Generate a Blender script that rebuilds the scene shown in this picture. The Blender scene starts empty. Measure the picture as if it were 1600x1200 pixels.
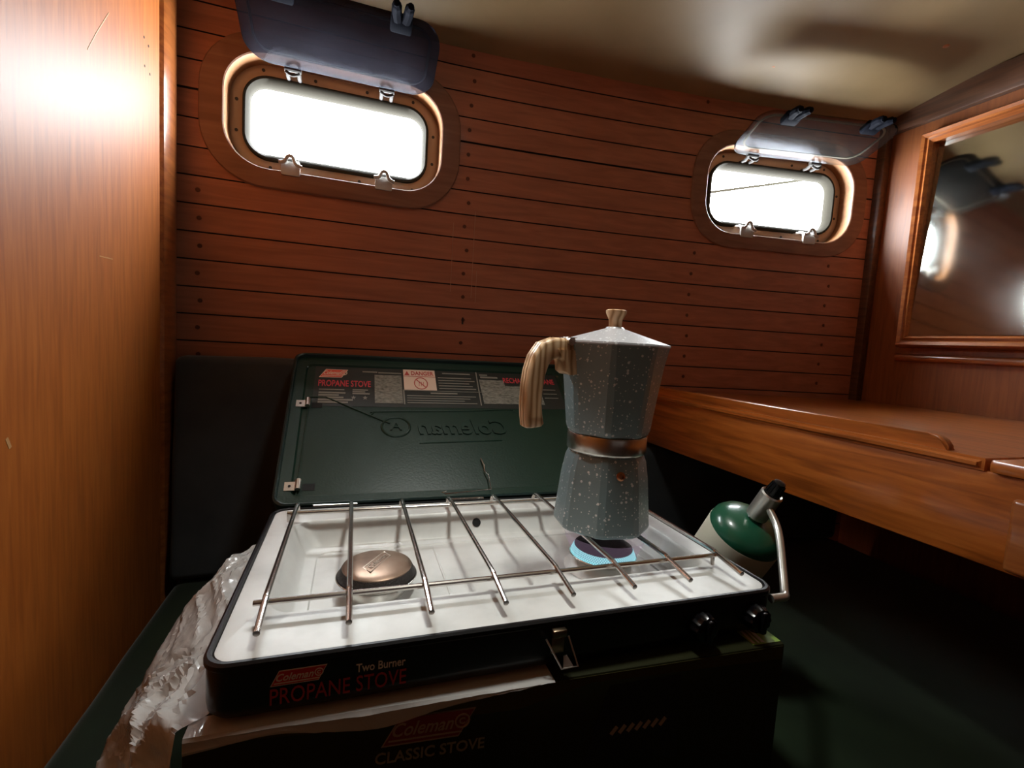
import bpy, bmesh, math, random
from mathutils import Vector, Matrix, noise
random.seed(7); noise.seed_set(5)
Z0 = 0.90                                  # height of the stove top above the cabin sole; all coordinates below are relative to it
scene = bpy.context.scene
COL = scene.collection
V = Vector

# ------------------------------------------------------------------ camera
F, YAW, PITCH, ROLL = 738.3, .325, .083, -.060
CAM = V((-.171, -.537, .246 + Z0))
cy, sy, cp, sp = math.cos(YAW), math.sin(YAW), math.cos(PITCH), math.sin(PITCH)
fwd = V((sy*cp, cy*cp, -sp)); r0 = V((cy, -sy, 0)); d0 = fwd.cross(r0)
right = math.cos(ROLL)*r0 + math.sin(ROLL)*d0
down = -math.sin(ROLL)*r0 + math.cos(ROLL)*d0
cam = bpy.data.cameras.new('camera'); co = bpy.data.objects.new('camera', cam); COL.objects.link(co)
cam.sensor_width = 36; cam.lens = F/1600*36; cam.clip_start = .01
co.matrix_world = Matrix(((right.x, -down.x, -fwd.x, CAM.x), (right.y, -down.y, -fwd.y, CAM.y), (right.z, -down.z, -fwd.z, CAM.z), (0, 0, 0, 1)))
scene.camera = co

# ------------------------------------------------------------------ daylight, exposure
scene.view_settings.view_transform = 'Standard'
scene.view_settings.look = 'None'
scene.view_settings.gamma = 1
scene.view_settings.use_curve_mapping = False
scene.view_settings.exposure = .15
SKY = 46.0
LAMP_W = .92
wd = bpy.data.worlds.new('overcast_sky'); scene.world = wd; wd.use_nodes = True
wb = wd.node_tree.nodes['Background']; wb.inputs[0].default_value = (.93, .97, 1, 1); wb.inputs[1].default_value = SKY

def yw(x):                                  # plan curve of the planked hull side
    return .52 if x < 0 else .52 - .055*x - .0655*x*x

WIN = []                                    # the two portlights: centre, heading
for xc in (-.212, .84):
    sl = 0 if xc < 0 else -.055 - .131*xc
    a = math.atan(sl)
    WIN.append((V((xc, yw(xc), .662)), V((math.cos(a), math.sin(a), 0)), V((-math.sin(a), math.cos(a), 0))))
for c, e, n in WIN:                         # sky portals at the outside of each portlight
    l = bpy.data.lights.new('portlight_portal', 'AREA'); l.shape = 'RECTANGLE'; l.size = .36; l.size_y = .15
    l.cycles.is_portal = True
    o = bpy.data.objects.new('portlight_portal', l); COL.objects.link(o)
    p = c + n*.085 + V((0, 0, Z0)); up = V((0, 0, 1))
    o.matrix_world = Matrix(((e.x, up.x, n.x, p.x), (e.y, up.y, n.y, p.y), (e.z, up.z, n.z, p.z), (0, 0, 0, 1)))

# ------------------------------------------------------------------ materials
def mat(name, col, rough=.5, metal=0, coat=0, bump=0, bscale=200, spec=.5, coatrough=.08):
    m = bpy.data.materials.new(name); m.use_nodes = True
    b = m.node_tree.nodes['Principled BSDF']
    b.inputs['Base Color'].default_value = (*col, 1); b.inputs['Roughness'].default_value = rough
    b.inputs['Metallic'].default_value = metal; b.inputs['Coat Weight'].default_value = coat
    b.inputs['Coat Roughness'].default_value = coatrough; b.inputs['Specular IOR Level'].default_value = spec
    if bump:
        nt = m.node_tree; tc = nt.nodes.new('ShaderNodeTexCoord'); nz = nt.nodes.new('ShaderNodeTexNoise'); bp = nt.nodes.new('ShaderNodeBump')
        nz.inputs['Scale'].default_value = bscale; nz.inputs['Detail'].default_value = 4
        nt.links.new(tc.outputs['Object'], nz.inputs['Vector']); nt.links.new(nz.outputs[0], bp.inputs['Height'])
        bp.inputs['Strength'].default_value = bump; bp.inputs['Distance'].default_value = .002
        nt.links.new(bp.outputs[0], b.inputs['Normal'])
    return m

def noisemix(m, cols, vec_scale=(1, 1, 1), scale=5, detail=6, dist=0, rough=None, bump=0, rot=(0, 0, 0), pos=None, wave=None, bdist=.001):
    """colour ramp over a stretched noise"""
    nt = m.node_tree; b = nt.nodes['Principled BSDF']
    tc = nt.nodes.new('ShaderNodeTexCoord'); mp = nt.nodes.new('ShaderNodeMapping'); mp.inputs['Scale'].default_value = vec_scale; mp.inputs['Rotation'].default_value = rot
    nt.links.new(tc.outputs['Object'], mp.inputs[0])
    if wave:
        nz = nt.nodes.new('ShaderNodeTexWave'); nz.inputs['Scale'].default_value = scale; nz.inputs['Distortion'].default_value = wave
        nz.inputs['Detail'].default_value = detail; nz.inputs['Detail Scale'].default_value = 1.2
    else:
        nz = nt.nodes.new('ShaderNodeTexNoise'); nz.inputs['Scale'].default_value = scale; nz.inputs['Detail'].default_value = detail; nz.inputs['Distortion'].default_value = dist
    nt.links.new(mp.outputs[0], nz.inputs['Vector'])
    r = nt.nodes.new('ShaderNodeValToRGB'); el = r.color_ramp.elements
    pos = pos or [.3 + .4*i/(len(cols)-1) for i in range(len(cols))]
    el[0].position = pos[0]; el[0].color = (*cols[0], 1); el[1].position = pos[-1]; el[1].color = (*cols[-1], 1)
    for p, c in zip(pos[1:-1], cols[1:-1]): e = el.new(p); e.color = (*c, 1)
    nt.links.new(nz.outputs[0], r.inputs[0]); nt.links.new(r.outputs[0], b.inputs['Base Color'])
    if bump:
        bp = nt.nodes.new('ShaderNodeBump'); bp.inputs['Strength'].default_value = bump; bp.inputs['Distance'].default_value = bdist
        nt.links.new(nz.outputs[0], bp.inputs['Height']); nt.links.new(bp.outputs[0], b.inputs['Normal'])
    return m, r

def wood(name, dark, mid, light, axis, rough=.35, coat=.5, scale=9, coatrough=.15, bump=.15):
    sc = {'x': (1, 14, 14), 'y': (14, 1, 14), 'z': (14, 14, 1)}[axis]
    m = mat(name, mid, rough, coat=coat, coatrough=coatrough)
    noisemix(m, [dark, mid, light], sc, scale, 8, .6, bump=bump)
    return m

M = {}
M['plank'] = wood('mahogany_planking', (.34, .128, .074), (.41, .158, .092), (.48, .190, .110), 'x', .55, .10, 6)
M['groove'] = mat('dark_caulk', (.012, .006, .005), .7)
M['plug'] = mat('wood_bung', (.11, .032, .014), .6)
M['panel'] = wood('varnished_teak_panel', (.31, .079, .009), (.39, .106, .013), (.45, .136, .020), 'z', .55, .10, 11, .45)
M['panel'].node_tree.nodes['Principled BSDF'].inputs['Specular IOR Level'].default_value = .28
M['bulkhead'] = wood('varnished_bulkhead', (.20, .06, .017), (.26, .08, .021), (.31, .10, .027), 'z', .5, .2, 9, .35)
M['shelf'] = wood('varnished_shelf_teak', (.24, .062, .009), (.42, .115, .016), (.55, .17, .03), 'y', .3, .6, 7, .15)
M['trimwood'] = wood('varnished_trim', (.22, .06, .015), (.33, .10, .024), (.42, .14, .035), 'y', .28, .6, 7, .12)
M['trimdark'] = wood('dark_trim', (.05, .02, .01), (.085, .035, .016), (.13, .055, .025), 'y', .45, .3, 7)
M['lining'] = wood('pale_port_lining', (.24, .105, .04), (.30, .135, .052), (.35, .165, .066), 'x', .5, .2, 6)
M['surround'] = wood('port_surround_wood', (.20, .088, .052), (.25, .115, .07), (.30, .145, .092), 'x', .55, .15, 5)
M['portframe'] = mat('brown_plastic_port_frame', (.38, .26, .18), .45, bump=.05)
M['portrim'] = mat('darkened_port_rim', (.022, .020, .015), .8, spec=.05)  # rim colour darkened to hold down the sky's glare on it
M['catch'] = mat('grey_plastic_catch', (.50, .49, .47), .4, spec=.3)
M['hinge'] = mat('dark_hinge', (.05, .048, .046), .6, spec=.1)
M['blackplastic'] = mat('black_plastic', (.004, .005, .009), .8, spec=.03)
M['knobblack'] = mat('glossy_black_knob', (.004, .004, .005), .22, spec=.4)
M['steel'] = mat('chromed_wire', (.62, .58, .54), .2, 1)
M['nickel'] = mat('nickel_clip', (.7, .68, .64), .3, 1)
M['brushed'] = mat('brushed_steel', (.6, .58, .54), .27, 1)
M['black'] = mat('glossy_black_enamel', (.006, .006, .007), .32, coat=.15, bump=.05, bscale=500, spec=.35)
M['green'] = mat('dark_green_enamel', (.004, .024, .014), .38, coat=.08, spec=.35, bump=.12, bscale=300)
M['greenshell'] = mat('dark_green_shell', (.008, .024, .022), .34, coat=.3, coatrough=.15)
M['cream'], _ = noisemix(mat('cream_headliner', (.45, .34, .2), .5, coat=.04, coatrough=.4, spec=.35), [(.23, .158, .074), (.28, .195, .096), (.32, .23, .12)], scale=4, detail=5, bump=.3, bdist=.002)
M['cushion'], _ = noisemix(mat('dark_green_velour', (.02, .04, .02), .95, spec=.15), [(.005, .013, .005), (.008, .019, .007), (.013, .028, .010)], scale=9, detail=8, bump=.2)
M['cushion'].node_tree.nodes['Principled BSDF'].inputs['Sheen Weight'].default_value = .22
M['cushion'].node_tree.nodes['Principled BSDF'].inputs['Sheen Roughness'].default_value = .5
M['cushback'], _ = noisemix(mat('dark_slate_velour', (.02, .03, .03), .95, spec=.15), [(.040, .046, .050), (.054, .061, .066), (.068, .075, .080)], scale=10, detail=8, bump=.15)
M['cushback'].node_tree.nodes['Principled BSDF'].inputs['Sheen Weight'].default_value = .25
M['white'] = mat('white_print', (.75, .74, .70), .5)
M['greyprint'] = mat('grey_print', (.22, .215, .18), .55)
M['dimprint'] = mat('faint_green_print', (.075, .085, .06), .55)
M['red'] = mat('red_print', (.55, .03, .025), .45)
M['redlet'] = mat('red_lettering', (.42, .025, .03), .45)
M['pink'] = mat('pale_peach_sticker', (.78, .60, .48), .5)
M['blacksticker'] = mat('black_sticker', (.018, .022, .019), .4)
M['hole'] = mat('dark_hole', (.004, .004, .004), .8)
M['brass'] = mat('brass_valve', (.45, .2, .1), .35, 1)
M['floor'] = wood('cabin_sole', (.07, .03, .012), (.10, .045, .02), (.14, .06, .028), 'x', .4, .3, 5)
M['box'], _ = noisemix(mat('dark_green_carton', (.02, .028, .012), .7, spec=.12), [(.012, .015, .005), (.017, .019, .006), (.024, .024, .008)], scale=6, detail=3)
M['boxtop'] = mat('lime_carton_print', (.25, .42, .06), .5)
M['boxolive'] = mat('olive_carton_band', (.050, .044, .012), .7, spec=.1)
M['tank'] = mat('green_painted_tank', (.012, .095, .05), .28, coat=.4)
M['tanklabel'] = mat('cream_tank_label', (.62, .60, .48), .5)
M['ink'] = mat('fine_print_ink', (.22, .22, .19), .6)

# pressed steel of the stove top
m = M['tray'] = mat('pale_grey_steel_tray', (.62, .61, .57), .5, .18, bump=.03, bscale=60)
noisemix(m, [(.50, .505, .48), (.63, .635, .61), (.70, .705, .68)], scale=16, detail=9, bump=.10)
# mirror
M['mirror'] = mat('silvered_mirror', (.62, .64, .60), .05, 1)
nt = M['mirror'].node_tree; b = nt.nodes['Principled BSDF']
tc = nt.nodes.new('ShaderNodeTexCoord'); nz = nt.nodes.new('ShaderNodeTexNoise'); nz.inputs['Scale'].default_value = 7; nz.inputs['Detail'].default_value = 3
mr = nt.nodes.new('ShaderNodeMapRange'); mr.inputs[3].default_value = .03; mr.inputs[4].default_value = .13
nt.links.new(tc.outputs['Object'], nz.inputs['Vector']); nt.links.new(nz.outputs[0], mr.inputs[0]); nt.links.new(mr.outputs[0], b.inputs['Roughness'])
# smoked acrylic of the open ports
def acrylic(name, tint, haze, share):
    m = bpy.data.materials.new(name); m.use_nodes = True; nt = m.node_tree
    out = nt.nodes['Material Output']; nt.nodes.remove(nt.nodes['Principled BSDF'])
    tr = nt.nodes.new('ShaderNodeBsdfTransparent'); tr.inputs[0].default_value = (*tint, 1)
    df = nt.nodes.new('ShaderNodeBsdfDiffuse'); df.inputs[0].default_value = (*haze, 1)
    gl = nt.nodes.new('ShaderNodeBsdfGlossy'); gl.inputs['Roughness'].default_value = .18; gl.inputs[0].default_value = (.30, .31, .34, 1)
    tc = nt.nodes.new('ShaderNodeTexCoord'); nz = nt.nodes.new('ShaderNodeTexNoise'); nz.inputs['Scale'].default_value = 16; nz.inputs['Detail'].default_value = 5
    nt.links.new(tc.outputs['Object'], nz.inputs['Vector'])
    mr = nt.nodes.new('ShaderNodeMapRange'); mr.inputs[1].default_value = .3; mr.inputs[2].default_value = .7
    mr.inputs[3].default_value = share*.7; mr.inputs[4].default_value = share*1.3; nt.links.new(nz.outputs[0], mr.inputs[0])
    m1 = nt.nodes.new('ShaderNodeMixShader'); nt.links.new(mr.outputs[0], m1.inputs[0]); nt.links.new(tr.outputs[0], m1.inputs[1]); nt.links.new(df.outputs[0], m1.inputs[2])
    fr = nt.nodes.new('ShaderNodeFresnel'); fr.inputs[0].default_value = 1.15
    m2 = nt.nodes.new('ShaderNodeMixShader'); nt.links.new(fr.outputs[0], m2.inputs[0]); nt.links.new(m1.outputs[0], m2.inputs[1]); nt.links.new(gl.outputs[0], m2.inputs[2])
    nt.links.new(m2.outputs[0], out.inputs[0]); return m
M['smoke'] = acrylic('smoked_acrylic', (.42, .42, .48), (.035, .035, .048), .30)
M['clear'] = acrylic('hazy_acrylic', (.86, .86, .86), (.06, .06, .058), .15)
# bag
m = M['bag'] = mat('clear_crinkled_plastic', (.78, .77, .74), .16, spec=.7)
nt = m.node_tree; b = nt.nodes['Principled BSDF']; tr = nt.nodes.new('ShaderNodeBsdfTransparent'); mx = nt.nodes.new('ShaderNodeMixShader')
mx.inputs[0].default_value = .62; nt.links.new(tr.outputs[0], mx.inputs[1]); nt.links.new(b.outputs[0], mx.inputs[2]); nt.links.new(mx.outputs[0], nt.nodes['Material Output'].inputs[0])
tc = nt.nodes.new('ShaderNodeTexCoord'); vo = nt.nodes.new('ShaderNodeTexVoronoi'); vo.inputs['Scale'].default_value = 28; vo.feature = 'SMOOTH_F1'
nz = nt.nodes.new('ShaderNodeTexNoise'); nz.inputs['Scale'].default_value = 22; nz.inputs['Distortion'].default_value = 2
nt.links.new(tc.outputs['Object'], nz.inputs['Vector']); nt.links.new(nz.outputs['Color'], vo.inputs['Vector']); vo.inputs['Scale'].default_value = 6
bp = nt.nodes.new('ShaderNodeBump'); bp.inputs['Strength'].default_value = .15; bp.inputs['Distance'].default_value = .003
nt.links.new(vo.outputs[0], bp.inputs['Height']); nt.links.new(bp.outputs[0], b.inputs['Normal'])
# speckled slate enamel of the pot
def speckled(name, base):
    m = mat(name, base, .42, coat=.6, coatrough=.30, bump=.1, bscale=260); nt = m.node_tree; b = nt.nodes['Principled BSDF']
    tc = nt.nodes.new('ShaderNodeTexCoord'); last = None
    cmix = None
    for sc, thr, ch in ((150, .24, .30), (330, .27, .28)):
        vo = nt.nodes.new('ShaderNodeTexVoronoi'); vo.inputs['Scale'].default_value = sc
        nt.links.new(tc.outputs['Object'], vo.inputs['Vector'])
        lt = nt.nodes.new('ShaderNodeMath'); lt.operation = 'LESS_THAN'; lt.inputs[1].default_value = thr; nt.links.new(vo.outputs['Distance'], lt.inputs[0])
        sep = nt.nodes.new('ShaderNodeSeparateColor'); nt.links.new(vo.outputs['Color'], sep.inputs[0])
        g = nt.nodes.new('ShaderNodeMath'); g.operation = 'LESS_THAN'; g.inputs[1].default_value = ch; nt.links.new(sep.outputs[0], g.inputs[0])
        mu = nt.nodes.new('ShaderNodeMath'); mu.operation = 'MULTIPLY'; nt.links.new(lt.outputs[0], mu.inputs[0]); nt.links.new(g.outputs[0], mu.inputs[1])
        if last is None: last = mu
        else:
            ad = nt.nodes.new('ShaderNodeMath'); ad.operation = 'MAXIMUM'; nt.links.new(last.outputs[0], ad.inputs[0]); nt.links.new(mu.outputs[0], ad.inputs[1]); last = ad
    mx = nt.nodes.new('ShaderNodeMix'); mx.data_type = 'RGBA'; mx.inputs[6].default_value = (*base, 1); mx.inputs[7].default_value = (.72, .74, .74, 1)
    nt.links.new(last.outputs[0], mx.inputs[0]); nt.links.new(mx.outputs[2], b.inputs['Base Color'])
    return m
M['slate'] = speckled('speckled_slate_enamel', (.175, .255, .27))
M['slatelid'] = speckled('speckled_lid_enamel', (.40, .40, .41))
m = M['grain'] = mat('printed_wood_grain', (.5, .32, .16), .42, coat=.15)
noisemix(m, [(.34, .18, .075), (.62, .41, .22), (.74, .53, .32)], (1, 1, .28), 38, 2, wave=5.0, pos=[.0, .4, .9])
m = M['capbrown'] = mat('heat_browned_steel', (.25, .17, .12), .38, .75)
noisemix(m, [(.16, .105, .075), (.30, .20, .14), (.40, .30, .22)], scale=22, detail=5)
M['darkband'] = mat('dark_burner_band', (.035, .028, .026), .5, .6, bump=.6, bscale=700)
# lit burner ring: perforated mesh glowing, rows of holes counted round the ring
m = M['glow'] = mat('glowing_gas_mesh', (.08, .2, .22), .5); nt = m.node_tree; b = nt.nodes['Principled BSDF']
def mnode(op, a, b_=None):
    n = nt.nodes.new('ShaderNodeMath'); n.operation = op
    for k, v in enumerate((a, b_)):
        if v is None: continue
        if isinstance(v, (int, float)): n.inputs[k].default_value = v
        else: nt.links.new(v, n.inputs[k])
    return n.outputs[0]
tc = nt.nodes.new('ShaderNodeTexCoord'); sx = nt.nodes.new('ShaderNodeSeparateXYZ'); nt.links.new(tc.outputs['Object'], sx.inputs[0])
ang = mnode('ARCTAN2', mnode('ADD', sx.outputs[1], .020), mnode('SUBTRACT', sx.outputs[0], .140))
s1 = mnode('SINE', mnode('ADD', mnode('MULTIPLY', ang, 40), mnode('MULTIPLY', sx.outputs[2], 950)))
s2 = mnode('SINE', mnode('SUBTRACT', mnode('MULTIPLY', ang, 40), mnode('MULTIPLY', sx.outputs[2], 950)))
h_ = mnode('MULTIPLY', s1, s2)
r = nt.nodes.new('ShaderNodeValToRGB'); r.color_ramp.elements[0].color = (.01, .22, .34, 1); r.color_ramp.elements[1].color = (.45, .95, 1, 1); r.color_ramp.elements[0].position = .0; r.color_ramp.elements[1].position = .55
nt.links.new(mnode('ABSOLUTE', h_), r.inputs[0]); nt.links.new(r.outputs[0], b.inputs['Emission Color']); b.inputs['Emission Strength'].default_value = .8
# faint flame
m = M['flame'] = bpy.data.materials.new('pale_violet_flame'); m.use_nodes = True; nt = m.node_tree; nt.nodes.remove(nt.nodes['Principled BSDF'])
tr = nt.nodes.new('ShaderNodeBsdfTransparent'); em = nt.nodes.new('ShaderNodeEmission'); em.inputs[0].default_value = (.62, .42, .62, 1); em.inputs[1].default_value = .5
mx = nt.nodes.new('ShaderNodeMixShader'); mx.inputs[0].default_value = .16
nt.links.new(tr.outputs[0], mx.inputs[1]); nt.links.new(em.outputs[0], mx.inputs[2]); nt.links.new(mx.outputs[0], nt.nodes['Material Output'].inputs[0])
m = M['lamp'] = mat('lamp_glow', (1, .95, .88), .5); b = m.node_tree.nodes['Principled BSDF']; b.inputs['Emission Color'].default_value = (1, .93, .84, 1); b.inputs['Emission Strength'].default_value = 4

# ------------------------------------------------------------------ mesh helpers
def rootloc(o):
    p = V((0, 0, 0))
    while o is not None: p += o.location; o = o.parent
    return p

def obj(name, bm, mats, parent=None, smooth=35, origin=None):
    """one mesh object; coordinates in bm are scene coordinates (before the Z0 lift)"""
    bmesh.ops.recalc_face_normals(bm, faces=bm.faces) if getattr(bm, '_recalc', True) is True else None
    if parent is not None: off = rootloc(parent)
    elif origin is not None: off = V(origin)
    else:
        xs = [v.co for v in bm.verts]
        off = V(((min(v.x for v in xs)+max(v.x for v in xs))/2, (min(v.y for v in xs)+max(v.y for v in xs))/2, min(v.z for v in xs)))
    bmesh.ops.translate(bm, verts=bm.verts, vec=-off)
    me = bpy.data.meshes.new(name); bm.to_mesh(me); bm.free()
    for mm in (mats if isinstance(mats, (list, tuple)) else [mats]): me.materials.append(mm)
    if smooth:
        for p in me.polygons: p.use_smooth = True
        me.set_sharp_from_angle(angle=math.radians(smooth))
    o = bpy.data.objects.new(name, me); COL.objects.link(o)
    if parent is not None: o.parent = parent
    else: o.location = off
    return o

def nb(): return bmesh.new()

def thing(name, label, cat, loc, group=None, kind=None):
    o = bpy.data.objects.new(name, None); COL.objects.link(o); o.location = loc; o.empty_display_size = .02
    return tag(o, label, cat, group, kind)

def tag(o, label=None, cat=None, group=None, kind=None):
    if label: o['label'] = label
    if cat: o['category'] = cat
    if group: o['group'] = group
    if kind: o['kind'] = kind
    return o

def structure(o, label=None, cat=None): return tag(o, label, cat, None, 'structure')

def grow(bm, other):
    me = bpy.data.meshes.new('t'); other.to_mesh(me); bm.from_mesh(me); bpy.data.meshes.remove(me); other.free(); return bm

def box(bm, lo, hi, bev=0, seg=2, mtx=None, mi=0):
    t = nb(); r = bmesh.ops.create_cube(t, size=1)
    lo, hi = V(lo), V(hi)
    for v in t.verts: v.co = V((lo[i] + (v.co[i]+.5)*(hi[i]-lo[i]) for i in range(3)))
    if bev: bmesh.ops.bevel(t, geom=t.edges[:], offset=bev, segments=seg, profile=.5, affect='EDGES')
    if mtx: bmesh.ops.transform(t, matrix=mtx, verts=t.verts)
    for f in t.faces: f.material_index = mi
    return grow(bm, t)

def tube(bm, pts, r, n=10, closed=False, cap=True, mi=0):
    pts = [V(p) for p in pts]; N = len(pts); rings = []
    rr = r if isinstance(r, (list, tuple)) else [r]*N
    tang = []
    for i in range(N):
        a = pts[(i-1) % N] if closed or i > 0 else pts[i]; c = pts[(i+1) % N] if closed or i < N-1 else pts[i]
        tang.append((c-a).normalized())
    ref = V((0, 0, 1)) if abs(tang[0].z) < .9 else V((1, 0, 0))
    u = tang[0].cross(ref).normalized()
    for i in range(N):
        u = (u - tang[i]*u.dot(tang[i])).normalized(); w = tang[i].cross(u)
        rings.append([bm.verts.new(pts[i] + (u*math.cos(2*math.pi*k/n) + w*math.sin(2*math.pi*k/n))*rr[i]) for k in range(n)])
    for i in range(N if closed else N-1):
        A, B = rings[i], rings[(i+1) % N]
        for k in range(n): bm.faces.new((A[k], A[(k+1) % n], B[(k+1) % n], B[k])).material_index = mi
    if cap and not closed:
        bm.faces.new(rings[0][::-1]).material_index = mi; bm.faces.new(rings[-1]).material_index = mi
    return bm

def loops(bm, L, cap0=True, cap1=True, mi=0, close=True, mis=None):
    """bridge vertex loops of equal length"""
    R = [[bm.verts.new(p) for p in l] for l in L]; n = len(R[0])
    for i in range(len(R)-1):
        for k in range(n if close else n-1):
            f = bm.faces.new((R[i][k], R[i][(k+1) % n], R[i+1][(k+1) % n], R[i+1][k])); f.material_index = mis[i] if mis else mi
    if cap0: bm.faces.new(R[0][::-1]).material_index = mis[0] if mis else mi
    if cap1: bm.faces.new(R[-1]).material_index = mis[-1] if mis else mi
    return bm

def rr2(hx, hy, r, n=8, cx=0, cy=0):
    """rounded rectangle outline"""
    r = max(min(r, hx-1e-5, hy-1e-5), 1e-5); P = []
    for q, (sx, sy_) in enumerate(((1, 1), (-1, 1), (-1, -1), (1, -1))):
        for k in range(n+1):
            a = math.pi/2*q + math.pi/2*k/n
            P.append((cx + sx*(hx-r) + r*math.cos(a), cy + sy_*(hy-r) + r*math.sin(a)))
    return P

def lathe(bm, prof, n=32, o=(0, 0, 0), axis=(0, 0, 1), cap0=True, cap1=True, mi=0, mis=None, phase=0):
    a = V(axis).normalized(); u = a.orthogonal().normalized(); w = a.cross(u); o = V(o)
    if abs(a.z) > .999: u, w = V((1, 0, 0)), V((0, 1, 0))
    L = [[o + a*z + (u*math.cos(phase+2*math.pi*k/n) + w*math.sin(phase+2*math.pi*k/n))*max(r, 1e-5) for k in range(n)] for r, z in prof]
    return loops(bm, L, cap0, cap1, mi, mis=mis)

def frame(o, x, y):
    x = V(x).normalized(); y = V(y).normalized(); z = x.cross(y); o = V(o)
    return Matrix(((x.x, y.x, z.x, o.x), (x.y, y.y, z.y, o.y), (x.z, y.z, z.z, o.z), (0, 0, 0, 1)))

def plate(bm, P, t, fr, mi=0):
    """2-D outline P extruded from 0 to t along the frame normal"""
    L = [[fr @ V((x, y, z)) for x, y in P] for z in (0, t)]
    return loops(bm, L, mi=mi)

def rect(bm, x0, y0, x1, y1, fr, t=.0003, z=0, mi=0):
    f2 = fr @ Matrix.Translation((0, 0, z))
    return plate(bm, [(x0, y0), (x1, y0), (x1, y1), (x0, y1)], t, f2, mi)

def bar2(bm, p, q, w, fr, t=.0003, z=0, mi=0):
    p, q = V((*p, 0)), V((*q, 0)); d = (q-p).normalized(); s = V((-d.y, d.x, 0))*w/2
    return plate(bm, [(v.x, v.y) for v in (p-s, q-s, q+s, p+s)], t, fr @ Matrix.Translation((0, 0, z)), mi)

def lettering(bm, body, x0, y0, x1, y1, fr, z=0, t=.0004, shear=0, bold=0, mirror=False, mi=0, space=1):
    """words fitted to a rectangle of a frame"""
    cu = bpy.data.curves.new('t', 'FONT'); cu.body = body; cu.size = 1; cu.extrude = .5; cu.shear = shear; cu.offset = bold; cu.space_character = space; cu.resolution_u = 3
    o = bpy.data.objects.new('t', cu); COL.objects.link(o)
    dg = bpy.context.evaluated_depsgraph_get(); me = bpy.data.meshes.new_from_object(o.evaluated_get(dg))
    bpy.data.objects.remove(o); bpy.data.curves.remove(cu)
    xs = [v.co.x for v in me.vertices]; ys = [v.co.y for v in me.vertices]
    ax, bx, ay, by = min(xs), max(xs), min(ys), max(ys)
    for v in me.vertices:
        fx = (v.co.x-ax)/(bx-ax); fx = 1-fx if mirror else fx
        v.co = fr @ V((x0 + fx*(x1-x0), y0 + (v.co.y-ay)/(by-ay)*(y1-y0), z + (t if v.co.z > 0 else 0)))
    t0 = len(bm.faces); bm.from_mesh(me); bm.faces.ensure_lookup_table()
    for f in bm.faces[t0:]: f.material_index = mi
    bpy.data.meshes.remove(me); return bm

def smoothpath(pts, n=6):
    """Catmull-Rom through points"""
    P = [V(p) for p in pts]; out = []
    for i in range(len(P)-1):
        a = P[max(i-1, 0)]; b = P[i]; c = P[i+1]; d = P[min(i+2, len(P)-1)]
        for k in range(n):
            t = k/n
            out.append(.5*((2*b) + (c-a)*t + (2*a-5*b+4*c-d)*t*t + (3*b-a-3*c+d)*t**3))
    out.append(P[-1]); return out

# ================================================================== the cabin
ZB, ZT = -Z0, .90
XL, XR = -.48, 1.12
PITCHP = .0513; ZP = .32
# ---- planked hull side with the two port openings
bm = nb()
rows = []                                   # (z, depth, material of the strip above)
k = int((ZB-ZP)/PITCHP) + 1
zs = []
while ZP + k*PITCHP < ZT:
    z = ZP + k*PITCHP; zs.append(z); k += 1
HZ0, HZ1 = .662-.105, .662+.105
rows = []
for z in zs:
    g = .0021 if abs(z-(ZP+7*PITCHP)) < .001 else .0013
    rows += [(z-g, 0, 1), (z-g*.7, .004, 1), (z+g*.7, .004, 1), (z+g, 0, 0)]
rows += [(HZ0, 0, 0), (HZ1, 0, 0)]
rows = [r_ for r_ in rows if ZB < r_[0] < ZT]; rows.sort()
cols = set(); x = XL-.03
while x < XR+.05: cols.add(round(x, 4)); x += .03
HX = []
for c, e, n in WIN:
    hx = .2035*e.x; HX.append((c.x-hx, c.x+hx)); cols |= {round(c.x-hx, 4), round(c.x+hx, 4)}
cols = sorted(cols)
G = [[bm.verts.new((x, yw(x)+d, z)) for x in cols] for z, d, _ in rows]
for i in range(len(rows)-1):
    zm = (rows[i][0]+rows[i+1][0])/2
    for j in range(len(cols)-1):
        xm = (cols[j]+cols[j+1])/2
        if HZ0 < zm < HZ1 and any(a < xm < b for a, b in HX): continue
        mi = 1 if (rows[i][2] == 1 and rows[i+1][0]-rows[i][0] < .006) else 0
        bm.faces.new((G[i][j], G[i][j+1], G[i+1][j+1], G[i+1][j])).material_index = mi
# round wooden bungs over the fastenings
for xb in (-.455, .055, .62, 1.0):
    for z in zs:
        if z < .15: continue
        x = xb + random.uniform(-.004, .004); zc = z + PITCHP*.5
        if any(a-.05 < x < b+.05 for a, b in HX) and .5 < zc < .83: continue
        lathe(bm, [(.0042, -.001), (.0042, .0006)], 10, (x, yw(x), zc), (0, -1, 0), mi=2)
for x, z, L_ in ((.074, .44, .19), (.084, .37, .07), (.027, .43, .15)):   # old pale scrape marks
    box(bm, (x-.0007, yw(x)-.0006, z-L_/2), (x+.0007, yw(x)+.001, z+L_/2), mi=3)
box(bm, (.056, yw(.058)-.0008, .285), (.0595, yw(.058)+.001, .300), mi=1)
structure(obj('wall_back', bm, [M['plank'], M['groove'], M['plug'], mat('pale_scrape', (.45, .24, .16), .6)], smooth=20), 'reddish mahogany planked hull side with two portlights', 'wall')

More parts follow.
